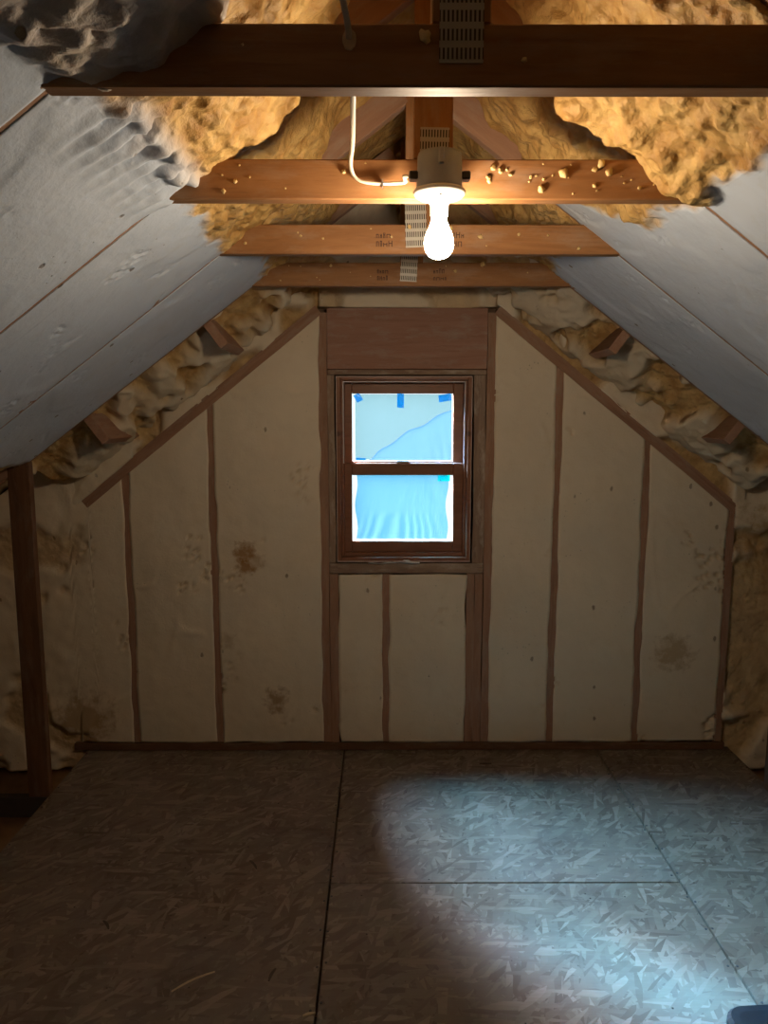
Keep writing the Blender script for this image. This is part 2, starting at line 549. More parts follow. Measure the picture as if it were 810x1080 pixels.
# ================================================================== ROOM SHELL
ORIGIN = (0, 0, 0)
WX0, WX1, WZ0, WZ1 = -0.322, 0.291, 0.930, 1.777      # rough opening of the window
bm = bmesh.new()
for lo, hi in (((-2.45, YW + 0.09, -0.35), (WX0, YW + 0.115, 2.85)), ((WX1, YW + 0.09, -0.35), (2.45, YW + 0.115, 2.85)),
               ((WX0, YW + 0.09, -0.35), (WX1, YW + 0.115, WZ0)), ((WX0, YW + 0.09, WZ1), (WX1, YW + 0.115, 2.85))):
    add_box(bm, lo, hi)
wall_back = tag(link('wall_back', bm_mesh(bm, 'wall_back'), 'sheath'), 'gable end wall with foam filled stud bays around the window', kind='structure')
tag(box('wall_front', (-2.45, -2.1, -0.35), (2.45, -2.0, 2.85), 'eave', bev=0), 'gable wall behind the photographer', kind='structure')

# roof deck above the foam
bm = bmesh.new()
for s in (-1, 1):
    o = 0.17 / COSR
    pts = [(0, zs(0) + o), (2.5 * s, zs(2.5) + o), (2.5 * s, zs(2.5) + o + 0.03), (0, zs(0) + o + 0.03)]
    vs_ = [[bm.verts.new((x, y, z)) for x, z in pts] for y in (-2.15, YW + 0.14)]
    for k in range(4):
        bm.faces.new((vs_[0][k], vs_[0][(k + 1) % 4], vs_[1][(k + 1) % 4], vs_[1][k]))
    bm.faces.new(vs_[0]); bm.faces.new(vs_[1][::-1])
ceiling = tag(link('ceiling', bm_mesh(bm, 'ceiling'), 'sheath'), 'sloped attic ceiling of spray foam between the roof trusses', kind='structure')

# side walls in the eaves
walls = {}
for s, nm in ((-1, 'left'), (1, 'right')):
    lo, hi = sorted((s * 2.36, s * 2.45))
    walls[s] = tag(box('wall_' + nm, (lo, -2.1, -0.35), (hi, YW + 0.12, 1.05), 'sheath', bev=0),
                   'low eave wall with rough foam on the %s of the attic' % nm, kind='structure')

# floor: lower eave boards, joist space and the strand boards on top
floor = tag(box('floor', (-2.45, -2.1, -0.20), (2.45, YW + 0.12, -0.115), 'eavefloor', bev=0), 'attic floor of flaky strand board sheets', kind='structure')
floor_c = floor.location.copy()
def fbox(name, lo, hi, m, bev=0.002):
    o = box(name, lo, hi, m, floor, bev)
    o.location = o.location - floor_c
    return o
G = 0.0038
FX = [-1.54, -0.299, 0.921, 1.575]
sheets = [(-1.54, -0.299, 1.06, YW + 0.05), (-1.54, -0.299, -1.38, 1.06), (-0.299, 0.921, 2.406, YW + 0.05), (-0.299, 0.921, -0.034, 2.406),
          (-0.299, 0.921, -2.0, -0.034), (0.921, 1.575, 1.06, YW + 0.05), (0.921, 1.575, -1.38, 1.06),
          (-1.54, -0.299, -2.0, -1.38), (0.921, 1.575, -2.0, -1.38)]
heads = []
for i, (x0, x1, y0, y1) in enumerate(sheets):
    p = fbox('osb_sheet', (x0 + G, y0 + G, -0.019), (x1 - G, y1 - G, 0.0 - 0.0006 * (i % 3)), 'osb', 0.0012)
    if y1 > 1.5:
        for xx in (x0 + 0.012, x1 - 0.012):
            for yy in np.arange(max(y0 + 0.03, 1.4), min(y1, YW) - 0.02, 0.153):
                heads.append((xx + random.uniform(-.004, .004), yy + random.uniform(-.02, .02)))
for t in [-1.6, -1.0, -0.4, 0.0, 0.6] + TRUSS_Y:
    for s in (0,):
        fbox('floor_joist', (-1.50, t, -0.115), (1.56, t + LT, -0.02), 'shadewood', 0)
scr_me = None
for (x, y) in heads:
    if scr_me is None:
        bm = bmesh.new()
        bmesh.ops.create_cone(bm, cap_ends=True, segments=8, radius1=0.0042, radius2=0.0036, depth=0.0016)
        scr_me = bm_mesh(bm, 'nail_head')
    o = link('nail_head', scr_me, 'darksteel' if not scr_me.materials else None, floor)
    o.location = Vector((x, y, 0.0006)) - floor_c

# ================================================================== SLOPED FOAM
def slope_grid(s, a0, a1, y0, y1, nu, nv):
    """rows run down the slope, columns along y"""
    a = np.linspace(a0, a1, nv)
    y = np.linspace(y0, y1, nu)
    A, Y = np.meshgrid(a, y, indexing='ij')
    A, Y = A.ravel(), Y.ravel()
    return A, Y
bays = [('A', 0.60, TRUSS_Y[0]), ('B', TRUSS_Y[0] + LT, TRUSS_Y[1]), ('C', TRUSS_Y[1] + LT, TRUSS_Y[2]), ('D', TRUSS_Y[2] + LT, TRUSS_Y[3])]
for s in (-1, 1):
    nrm = np.array([-s * SINR, 0, -COSR])            # into the room
    for bi, (bn, y0, y1) in enumerate(bays):
        lap = 0.0125
        nu, nv = 104, 290
        A, Y = slope_grid(s, -0.055, 1.60, y0 - lap, y1 + lap, nu, nv)
        B = np.stack([s * A, Y, zs(A)], 1)
        K = 40 * bi + (7 if s > 0 else 0)
        # ragged outer edge
        V = np.stack([Y, A * 0 + 5.0 * bi, A * 0 + s], 1)
        rag = fbm(V, 9, 3, K) * 0.04 + fbm(V, 40, 2, K + 3) * 0.012
        A2 = A + rag * sst(1.45, 1.6, A)
        B = np.stack([s * A2, Y, zs(A2)], 1)
        edge = np.minimum(Y - (y0 - lap), (y1 + lap) - Y)           # distance to the rafter lines
        xs = 0.615 + 0.05 * fbm(B, 5, 2, K + 1) + 0.025 * fbm(B, 22, 2, K + 2)
        if bn == 'B' and s < 0:
            xs = xs - 0.055 + 0.02 * np.sin((Y - 1.24) * 5)
        if bn == 'C' and s > 0:
            xs = xs - 0.20 * sst(2.1, 2.42, Y)
        if bn == 'D':
            xs = xs - 0.07
        sk = 1 - sst(xs - 0.018, xs + 0.018, A)
        # trimmed part
        low = fbm(B, 4.5, 2, K + 4)
        dsh = 0.0015 + 0.004 * low * sst(0.0, 0.06, edge) + 0.0008 * fbm(B, 60, 2, K + 5)
        dsh = dsh + 0.004 * sst(-0.08, 0.08, fbm(B, 2.6, 3, K + 15)) * sst(0.0, 0.05, edge)
        cut = np.abs(vnoise(B[:, 0] * 2.2 + B[:, 1] * 0.6, B[:, 1] * 6, B[:, 2] * 2, K + 6))
        dsh = dsh - 0.004 * (1 - sst(0.0, 0.05, cut)) * sst(0.1, 0.4, low)
        tear = sst(0.42, 0.58, fbm(B, 8, 2, K + 8)) * sst(0.5, 0.3, worley(B, 60, K + 9))
        dsh = dsh - 0.006 * tear
        # uncut, lumpy part near the ridge
        wv = worley(B + 0.02 * np.stack([fbm(B, 12, 2, K + 20), fbm(B, 12, 2, K + 21), fbm(B, 12, 2, K + 22)], 1), 20, K + 10)
        w2 = worley(B, 46, K + 11)
        lump = 0.026 * (1 - np.clip(wv, 0, 1)) ** 1.2 + 0.010 * (1 - np.clip(w2, 0, 1)) - 0.012
        rgh = sst(0.12, 0.42, A + 0.12 * fbm(B, 6, 2, K + 30))
        dun = -0.085 + 0.090 * rgh + lump * (0.25 + 0.75 * rgh) + 0.022 * fbm(B, 6, 3, K + 12)
        if bn == 'A':
            dun = dun + (0.070 * np.exp(-((A - 0.46) / 0.13) ** 2) * sst(0.70, 0.95, Y) if s < 0 else 0)
        if bn == 'B' and s > 0:
            bl = np.exp(-((Y - 1.775) / 0.07) ** 2) * sst(0.16, 0.32, A) * (1 - sst(0.58, 0.70, A))
            dun = dun + 0.078 * bl * (0.8 + 0.5 * fbm(B, 9, 2, K + 13))
            sk = np.maximum(sk, sst(0.35, 0.6, bl))
        if bn == 'B' and s < 0:
            dun = dun + 0.035 * np.exp(-((A - 0.42) / 0.12) ** 2) * (0.8 + 0.6 * fbm(B, 7, 2, K + 13))
        d = dsh * (1 - sk) + dun * sk
        if bn == 'B' and s < 0:                                      # saw marks left by trimming
            rm = sst(0.52, 0.57, A) * (1 - sst(0.60, 0.71, A)) * sst(1.30, 1.40, Y)
            ph = (Y + 0.10 * (A - 0.6) + 0.008 * fbm(B, 9, 2, 3)) / 0.052
            d = d + rm * (0.022 * (np.abs((ph % 1.0) - 0.5) * 2) ** 0.7 - 0.004 + 0.004 * fbm(B, 45, 2, 4))
            sk = sk * (1 - 0.8 * rm)
        if bn == 'A' and s < 0:
            sk = sk * 0.55  # less yellow on this bulge, its unlit look painted into the colour
        d = np.maximum(d, -0.14)
        # at the knee the uncut skin shows on the broken edge
        kn = sst(1.545, 1.59, A2 + 0.02 * fbm(B, 18, 2, K + 14))
        d = d - 0.02 * kn + 0.02 * kn * (1 - np.clip(wv, 0, 1))
        sk = np.maximum(sk, kn)
        foam('foam_panel', B, nu, nv, nrm, d, sk, 0.16, 'slope', ceiling)
    # behind the camera
    A, Y = slope_grid(s, -0.02, 1.60, -2.0, 0.60, 30, 30)
    B = np.stack([s * A, Y, zs(A)], 1)
    foam('foam_panel', B, 30, 30, nrm, 0.012 * fbm(B, 3, 3, 77), 1 - sst(0.5, 0.62, A), 0.16, 'slope', ceiling)
    # bay between the last truss and the gable wall: never trimmed flat, torn and patchy
    nu, nv = 90, 260
    A, Y = slope_grid(s, -0.03, 1.62, TRUSS_Y[3] + LT + 0.001, YW + 0.03, nu, nv)
    B = np.stack([s * A, Y, zs(A)], 1)
    K = 300 + s
    hole = sst(-0.02, 0.2, fbm(B, 4.5, 3, K))
    d = -0.012 + 0.125 * sst(3.08, 3.42, Y) + 0.03 * fbm(B, 5, 3, K + 3) - 0.055 * hole + 0.016 * (1 - np.clip(worley(B, 17, K + 5), 0, 1)) + 0.003 * fbm(B, 45, 2, K + 6)
    foam('foam_panel', B, nu, nv, nrm, d, np.clip(hole * 1.1 + 0.25 * fbm(B, 11, 2, K + 7), 0, 1), 0.10, 'eave', ceiling)
    # eaves below the knee
    nu, nv = 150, 60
    A, Y = slope_grid(s, 1.50, 2.40, 0.6, YW + 0.02, nu, nv)
    B = np.stack([s * A, Y, zs(A)], 1)
    K = 340 + s
    d = -0.075 + 0.03 * fbm(B, 5, 3, K) + 0.03 * (1 - np.clip(worley(B, 11, K), 0, 1))
    foam('eave_foam', B, nu, nv, nrm, d, np.clip(0.7 + fbm(B, 4, 2, K), 0, 1), 0.06, 'eave', ceiling)
    # foam on the eave wall
    nu, nv = 120, 44
    z = np.linspace(-0.11, 1.0, nv)
    y = np.linspace(0.6, YW + 0.02, nu)
    Zg, Yg = [q.ravel() for q in np.meshgrid(z, y, indexing='ij')]
    B = np.stack([Zg * 0 + s * 2.26, Yg, Zg], 1)
    K = 360 + s
    d = 0.05 * fbm(B, 3, 3, K) + 0.04 * (1 - np.clip(worley(B, 9, K), 0, 1))
    ob = foam('foam_panel', B, nu, nv, np.array([-s, 0, 0]), d, np.clip(0.6 + fbm(B, 4, 2, K), 0, 1), 0.10, 'eave', walls[s])
    ob.location = -walls[s].location

# ================================================================== GABLE WALL
def wall_foam(name, x0, x1, zlo, zhi, K, res=0.011, ragx=0.006, rough=0.0, skin_amt=0.0, base=0.0, dome=0.006):
    """zlo, zhi: functions of x"""
    nu = max(8, int((x1 - x0) / res))
    hmax = max(zhi(x0 + 1e-3) - zlo(x0), zhi(x1 - 1e-3) - zlo(x1), zhi((x0 + x1) / 2) - zlo((x0 + x1) / 2))
    nv = max(8, int(hmax / res))
    U, V = [q.ravel() for q in np.meshgrid(np.linspace(0, 1, nv), np.linspace(0, 1, nu), indexing='ij')][::-1]
    X = x0 + (x1 - x0) * U
    Z0 = np.array([zlo(q) for q in X]); Z1 = np.array([zhi(q) for q in X])
    Z = Z0 + (Z1 - Z0) * V
    B = np.stack([X, X * 0 + YW, Z], 1)
    wob = fbm(B * np.array([0.3, 1, 1]), 7, 3, K) * ragx * 1.6
    B[:, 0] += wob * (np.abs(U - 0.5) * 2) ** 4
    B[:, 2] += fbm(B, 9, 2, K + 1) * ragx * (np.abs(V - 0.5) * 2) ** 6
    e = np.minimum(np.minimum(U, 1 - U) * (x1 - x0), np.minimum(V, 1 - V) * (Z1 - Z0))
    d = base + 0.0015 + dome * sst(0, 0.12, e) * (0.6 + fbm(B, 3.0, 3, K + 2)) + 0.0015 * fbm(B, 30, 3, K + 3)
    rid = np.abs(fbm(B * np.array([1, 1, 0.5]), 4.0, 2, K + 5))
    d = d + 0.006 * (1 - sst(0, 0.06, rid)) * sst(0.0, 0.3, fbm(B, 3, 2, K + 6)) * sst(0, 0.05, e)
    tear = sst(0.38, 0.55, fbm(B, 6, 2, K + 8)) * sst(0.5, 0.3, worley(B, 34, K + 9))
    d = d - 0.008 * tear
    sk = np.clip(tear * 0.4, 0, 1)
    if rough > 0:
        rough = rough * (sst(1.46, 1.60, np.abs(B[:, 0])) if x0 < -2 else 1.0)
        skin_amt = skin_amt * (sst(1.46, 1.60, np.abs(B[:, 0])) if x0 < -2 else 1.0)
        hole = sst(0.0, 0.30, fbm(B, 5, 3, K + 10))
        d = d + rough * (0.5 * fbm(B, 7, 3, K + 11) - 1.3 * hole + 0.4 * (1 - np.clip(worley(B, 16, K + 12), 0, 1)))
        sk = np.maximum(sk, hole * skin_amt)
    return foam(name, B, nu, nv, np.array([0, -1.0, 0]), d, sk, 0.09, 'wallfoam', wall_back)
low = lambda x: 0.040
def top(x):
    a = abs(x)
    return zc(a) - 0.024
H = LT / 2
studs = [-1.296, -0.898, 0.69, 1.10, 1.505]
g = -0.004
wall_foam('foam_panel', -2.30, -1.296 - H - g, lambda x: 0.040 if x > -1.56 else -0.10, lambda x: top(x) if x > -1.475 else min(zs(abs(x)) + 0.06, 1.50), 12, rough=0.018, skin_amt=0.6)
wall_foam('foam_panel', -1.296 + H + g, -0.898 - H - g, low, top, 13, dome=0.010)
wall_foam('foam_panel', -0.898 + H + g, -0.400, low, top, 14, dome=0.010)
wall_foam('foam_panel', -0.318, -0.097 - H - g, low, lambda x: 0.866, 15)
wall_foam('foam_panel', -0.097 + H + g, 0.279, low, lambda x: 0.866, 16)
wall_foam('foam_panel', 0.396, 0.69 - H - g, low, top, 17)
wall_foam('foam_panel', 0.69 + H + g, 1.10 - H - g, low, top, 18)
wall_foam('foam_panel', 1.10 + H + g, 1.505 - H - g, low, top, 19)
wall_foam('foam_panel', 1.505 + H + g, 2.30, lambda x: -0.10, lambda x: min(zs(abs(x)) + 0.06, 1.47), 20, rough=0.03, skin_amt=0.7, res=0.014)
for s in (-1, 1):
    lo_, hi_ = sorted((s * 0.40, s * 1.56))
    wall_foam('foam_strip', lo_, hi_, lambda x: zc(abs(x)) + 0.024, lambda x: zs(abs(x)) + 0.07, 30 + s, rough=0.03, skin_amt=0.9, dome=0.012)
wall_foam('foam_panel', -0.40, 0.40, lambda x: 2.085, lambda x: zs(abs(x)) + 0.07, 33, rough=0.02, skin_amt=0.5)

def stud(x, z0, z1, wid=LT, m='stud', face=0.0, nm='stud'):
    return board(nm, (x, YW + 0.045 + face, z0), (x, YW + 0.045 + face, z1), wid, 0.089, (1, 0, 0), m, wall_back, wander=0.0012)
for x in studs:
    stud(x, 0.04, zc(abs(x)) - 0.02 if abs(x) < 1.45 else 1.20)
stud(-0.384, 0.04, 2.06, 0.041)
stud(-0.342, 0.04, 0.868, 0.041)
stud(-0.097, 0.04, 0.868)
stud(0.299, 0.04, 0.868, 0.037)
stud(0.338, 0.04, 0.868, 0.037, face=0.002)
stud(0.379, 0.04, 2.06, 0.040)
for (a, b) in ((-1.60, -0.45), (-0.45, 0.42), (0.42, 1.54)):
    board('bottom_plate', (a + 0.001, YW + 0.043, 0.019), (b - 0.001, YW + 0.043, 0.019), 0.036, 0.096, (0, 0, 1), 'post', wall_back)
for s, a1 in ((-1, 1.49), (1, 1.53)):
    board('top_chord', (s * 0.40, YW + 0.043, zc(0.40)), (s * a1, YW + 0.043, zc(a1)), 0.046, 0.095, (s * 0.6, 0, 0.8), 'stud', wall_back, wander=0.0012)
# framing around the window
board('header_board', (-0.3635, YW + 0.045, 1.946), (0.359, YW + 0.045, 1.946), 0.270, 0.086, (0, 0, 1), 'header', wall_back)
board('header_plate', (-0.362, YW + 0.043, 1.797), (0.357, YW + 0.043, 1.797), 0.022, 0.094, (0, 0, 1), 'rough', wall_back)
board('trimmer', (-0.347, YW + 0.048, 0.92), (-0.347, YW + 0.048, 1.785), 0.030, 0.086, (1, 0, 0), 'rough', wall_back, wander=0.0015)
board('trimmer', (0.330, YW + 0.046, 0.92), (0.330, YW + 0.046, 1.785), 0.052, 0.086, (1, 0, 0), 'rough', wall_back, wander=0.002)
board('rough_sill', (-0.362, YW + 0.044, 0.895), (0.357, YW + 0.044, 0.895), 0.048, 0.092, (0, 0, 1), 'rough', wall_back)
# lookout blocks tying the last truss to the gable frame
for (s, a, dc, ln) in ((-1, 0.815, 0.045, 0.13), (-1, 1.315, 0.055, 0.13), (1, 0.865, 0.030, 0.12), (1, 1.35, 0.030, 0.12)):
    n = Vector((-s * SINR, 0, -COSR))
    c = Vector((s * a, 0, zs(a))) + n * dc
    board('lookout_block', (c.x, 3.072, c.z), (c.x, YW + 0.02, c.z), ln, LT, n, 'stud', wall_back)

# ================================================================== WINDOW
win = tag(empty('window_1', (0, 0, 0)), 'brown double hung window with film covered panes in the gable wall', kind='structure')
YF = YW - 0.012
def ring_frame(name, x0, x1, z0, z1, wl, wr, wb, wt, y0, y1, m, parent):
    for nm, lo, hi in (('side_jamb', (x0, y0, z0), (x0 + wl, y1, z1)), ('side_jamb', (x1 - wr, y0, z0), (x1, y1, z1)),
                       ('sill', (x0 + wl, y0, z0), (x1 - wr, y1, z0 + wb)), ('head_jamb', (x0 + wl, y0, z1 - wt), (x1 - wr, y1, z1))):
        box(nm, lo, hi, m, parent, 0.003)
X0, X1, Z0, Z1 = -0.324, 0.293, 0.928, 1.779
ring_frame('frame', X0, X1, Z0, Z1, 0.020, 0.020, 0.022, 0.016, YF, YW + 0.12, 'winwood', win)
# inner stop, one step back
ring_frame('stop', X0 + 0.020, X1 - 0.020, Z0 + 0.022, Z1 - 0.016, 0.014, 0.014, 0.020, 0.010, YF + 0.014, YW + 0.12, 'winwood', win)
for (lo, hi) in (((X0, 0, Z0), (X0 + 0.003, 0, Z1)), ((X1 - 0.003, 0, Z0), (X1, 0, Z1)), ((X0 + 0.003, 0, Z1 - 0.003), (X1 - 0.003, 0, Z1)), ((X0 + 0.003, 0, Z0), (X1 - 0.003, 0, Z0 + 0.005))):
    box('edge_highlight', (lo[0], YF - 0.0015, lo[2]), (hi[0], YF - 0.0001, hi[2]), 'edgelight', win, 0)  # pale strips paint the light caught along the frame edges
a_, b_, c_ = X0 + 0.0345, X1 - 0.0345, Z1 - 0.0265
for xx in (a_ - 0.0045, b_ + 0.0005):
    box('jamb_liner', (xx, YF + 0.0105, 1.386), (xx + 0.004, YF + 0.0138, c_ + 0.004), 'liner', win, 0)
box('jamb_liner', (a_, YF + 0.0105, c_ + 0.0005), (b_, YF + 0.0138, c_ + 0.004), 'liner', win, 0)
def sash(name, x0, x1, z0, z1, ox0, ox1, oz0, oz1, y0, y1):
    bm = bmesh.new()
    for lo, hi in (((x0, y0, z0), (ox0, y1, z1)), ((ox1, y0, z0), (x1, y1, z1)), ((ox0, y0, z0), (ox1, y1, oz0)), ((ox0, y0, oz1), (ox1, y1, z1))):
        add_box(bm, lo, hi)
    bmesh.ops.bevel(bm, geom=bm.edges[:], offset=0.003, segments=1, affect='EDGES')
    o = link(name, bm_mesh(bm, name), 'winwood', win)
    p = box('pane', (ox0 - 0.004, (y0 + y1) / 2 - 0.002, oz0 - 0.004), (ox1 + 0.004, (y0 + y1) / 2 + 0.002, oz1 + 0.004), 'glass', o, 0)
    return o
sx0, sx1 = X0 + 0.034, X1 - 0.034
ox0, ox1 = -0.255, 0.213
sash('upper_sash', sx0, sx1, 1.352, Z1 - 0.026, ox0, ox1, 1.392, 1.703, YF + 0.062, YF + 0.092)
sash('lower_sash', sx0, sx1, Z0 + 0.042, 1.386, ox0, ox1, 1.022, 1.330, YF + 0.026, YF + 0.056)
box('sash_lock', (-0.05, YF + 0.030, 1.386), (0.01, YF + 0.058, 1.396), 'steel', win, 0.002)

def sheet(name, poly, y, m, K, amp=0.004, parent=None, fold=None):
    """Thin wrinkled film: poly is a function (u, v) -> (x, z)"""
    nu, nv = 60, 44
    U, V = [q.ravel() for q in np.meshgrid(np.linspace(0, 1, nv), np.linspace(0, 1, nu), indexing='ij')][::-1]
    X, Z = poly(U, V)
    P = np.stack([X, X * 0, Z], 1)
    d = amp * fbm(P * np.array([2.2, 1, 0.6]), 9, 3, K)
    if fold is not None:
        d = d + fold(U, V)
    P[:, 1] = y + d
    idx = np.arange(nu * nv).reshape(nv, nu)
    q = np.stack([idx[:-1, :-1], idx[:-1, 1:], idx[1:, 1:], idx[1:, :-1]], -1).reshape(-1, 4)
    me = bpy.data.meshes.new(name)
    me.from_pydata(P.tolist(), [], q.tolist())
    me.polygons.foreach_set('use_smooth', np.ones(len(q), dtype=bool))
    return link(name, me, m, parent)
yu = YF + 0.077 + 0.012        # outside the upper pane
yl = YF + 0.041 + 0.010        # outside the lower pane
def diag(X):
    """torn edge between the two films on the upper pane"""
    t = np.clip((X + 0.17) / 0.378, 0, 1)
    return 1.399 + 0.245 * t ** 0.9 + (0.006 * np.sin(t * 17) + 0.008 * np.sin(t * 5)) * sst(0, 0.1, t)
def upper_left(U, V):
    X = -0.240 + 0.448 * U
    return X, diag(X) + (1.700 - diag(X)) * V
up = sheet('plastic_film', upper_left, yu, 'filmA', 5, 0.001)
tag(up, 'pale grey cyan film over the upper left of the upper window pane', 'plastic film', 'films on the window')
def tri(U, V):
    X = -0.175 + 0.383 * U
    return X, 1.396 + (diag(X) - 1.396) * V
def pull(U, V):
    return 0.003 * np.sin(U * 60 + V * 6) * U ** 3 * (1 - V)
sh2 = sheet('plastic_film', tri, yu - 0.005, 'filmC', 6, 0.001, None, pull)
tag(sh2, 'bluer film with a torn diagonal edge at the lower right of the upper pane', 'plastic film', 'films on the window')
def gather(U, V):
    g_ = (1 - sst(0.30, 0.42, V)) * (0.5 + 0.5 * np.sin(np.pi * U))
    return 0.006 * g_ * np.sin((U - 0.5) * 70 * (0.7 + 0.5 * V) + 3 * np.sin(U * 9)) + 0.006 * np.sin((U * 26 + V * 12)) * sst(0.7, 1, U) * sst(0.3, 0.6, V)
dn = sheet('plastic_film', lambda U, V: (-0.236 + 0.424 * U + 0.006 * np.sin(V * 9), 1.028 + 0.300 * V), yl + 0.008, 'filmB', 7, 0.002, None, gather)
tag(dn, 'wrinkled blue plastic film over the lower window pane', 'plastic film', 'films on the window')
def tape(x, z, w_, h_, rot, y, m, label):
    bm = bmesh.new()
    add_box(bm, (-w_ / 2, -0.0006, -h_ / 2), (w_ / 2, 0.0006, h_ / 2))
    bmesh.ops.subdivide_edges(bm, edges=bm.edges[:], cuts=2)
    for v in bm.verts:
        v.co.y += 0.0012 * math.sin(v.co.x * 160 + v.co.z * 90)
        if abs(v.co.z) > h_ * 0.45:
            v.co.z += 0.0015 * math.sin(v.co.x * 700)
    o = link('tape_strip', bm_mesh(bm, 'tape_strip'), m)
    o.location = (x, y, z)
    o.rotation_euler = (0, rot, 0)
    tag(o, label, 'tape', 'blue tape strips on the window panes')
tape(-0.226, 1.685, 0.030, 0.038, -0.55, yu - 0.012, 'tape', 'blue tape strip at the upper left corner of the upper pane')
tape(-0.030, 1.671, 0.031, 0.064, 0.0, yu - 0.012, 'tape', 'blue tape strip hanging at the top middle of the upper pane')
tape(0.175, 1.684, 0.058, 0.032, -0.12, yu - 0.012, 'tape', 'blue tape strip at the upper right corner of the upper pane')
tape(-0.215, 1.401, 0.045, 0.012, 0.0, yu - 0.012, 'tape', 'thin blue tape strip at the lower left of the upper pane')
tape(0.172, 1.314, 0.056, 0.028, 0.03, yl, 'tapecyan', 'cyan tape strip at the upper right corner of the lower pane')
# torn plastic on the rough sill
bm = bmesh.new()
n = 14
rows = []
for i in range(n):
    t = i / (n - 1)
    hgt = 0.004 + 0.020 * math.exp(-((t - 0.72) / 0.16) ** 2) + 0.003 * math.sin(t * 21)
    rows.append([bm.verts.new((-0.20 + 0.24 * t, -0.006 * math.sin(t * 9) + dy, z)) for dy, z in ((0, 0), (-0.006, hgt * 0.6), (0.002, hgt), (0.004, 0))])
for a, b in zip(rows, rows[1:]):
    for k in range(4):
        bm.faces.new((a[k], a[(k + 1) % 4], b[(k + 1) % 4], b[k]))
bm.faces.new(rows[0]); bm.faces.new(rows[-1])
o = link('plastic_scrap', bm_mesh(bm, 'plastic_scrap', True), 'scrap')
o.location = (0.02, YW - 0.008, 0.9195)
tag(o, 'torn white plastic scrap on the rough sill under the window', 'plastic scrap')

# ================================================================== TRUSSES
crumb_me = []
for k in range(4):
    bm = bmesh.new()
    bmesh.ops.create_icosphere(bm, subdivisions=2, radius=1.0)
    rr = random.Random(k)
    off = [rr.uniform(0, 9) for _ in range(3)]
    for v in bm.verts:
        f = 1 + 0.35 * math.sin(v.co.x * 3 + off[0]) * math.cos(v.co.z * 4 + off[1]) + 0.2 * math.sin(v.co.y * 6 + off[2])
        v.co = v.co * f
        v.co.y *= 0.5
    me = bm_mesh(bm, 'foam_crumb', True)
    me.materials.append(M['crumb'])
    crumb_me.append(me)
def crumb(parent, x, y, z, r, k):
    o = link('foam_crumb', crumb_me[k % 4], None, parent)
    o.location = (x, y, z)
    o.scale = (r, r, r * (0.8 + 0.5 * random.random()))
    o.rotation_euler = (0, random.uniform(0, 6), 0)
def stamp(parent, x, y, z, k):
    rr = random.Random(k)
    bm = bmesh.new()
    for row in range(2):
        cx = 0
        for c in range(4):
            wv = rr.choice((0.004, 0.006, 0.010))
            hh = rr.choice((0.012, 0.016, 0.018))
            zz = -row * 0.026
            for (ax, az, bw, bh) in ((0, 0, 0.0022, hh), (wv, 0, 0.0022, hh), (0, hh - 0.0022 if rr.random() < .5 else hh / 2, wv, 0.0022)):
                add_box(bm, (cx + ax, -0.0004, zz + az), (cx + ax + bw, 0.0004, zz + az + bh))
            cx += wv + 0.006
    o = link('grade_stamp', bm_mesh(bm, 'grade_stamp'), 'stamp', parent)
    o.location = (x, y, z)
    o.rotation_euler = (0, 0.0, 0)
TL = ['roof truss with the dark backlit cross beam nearest the top of the photo',
      'roof truss whose cross beam carries the lit bulb and foam specks',
      'roof truss with the orange cross beam just behind the bulb',
      'roof truss nearest the gable wall, its brown post standing at the floor edge']
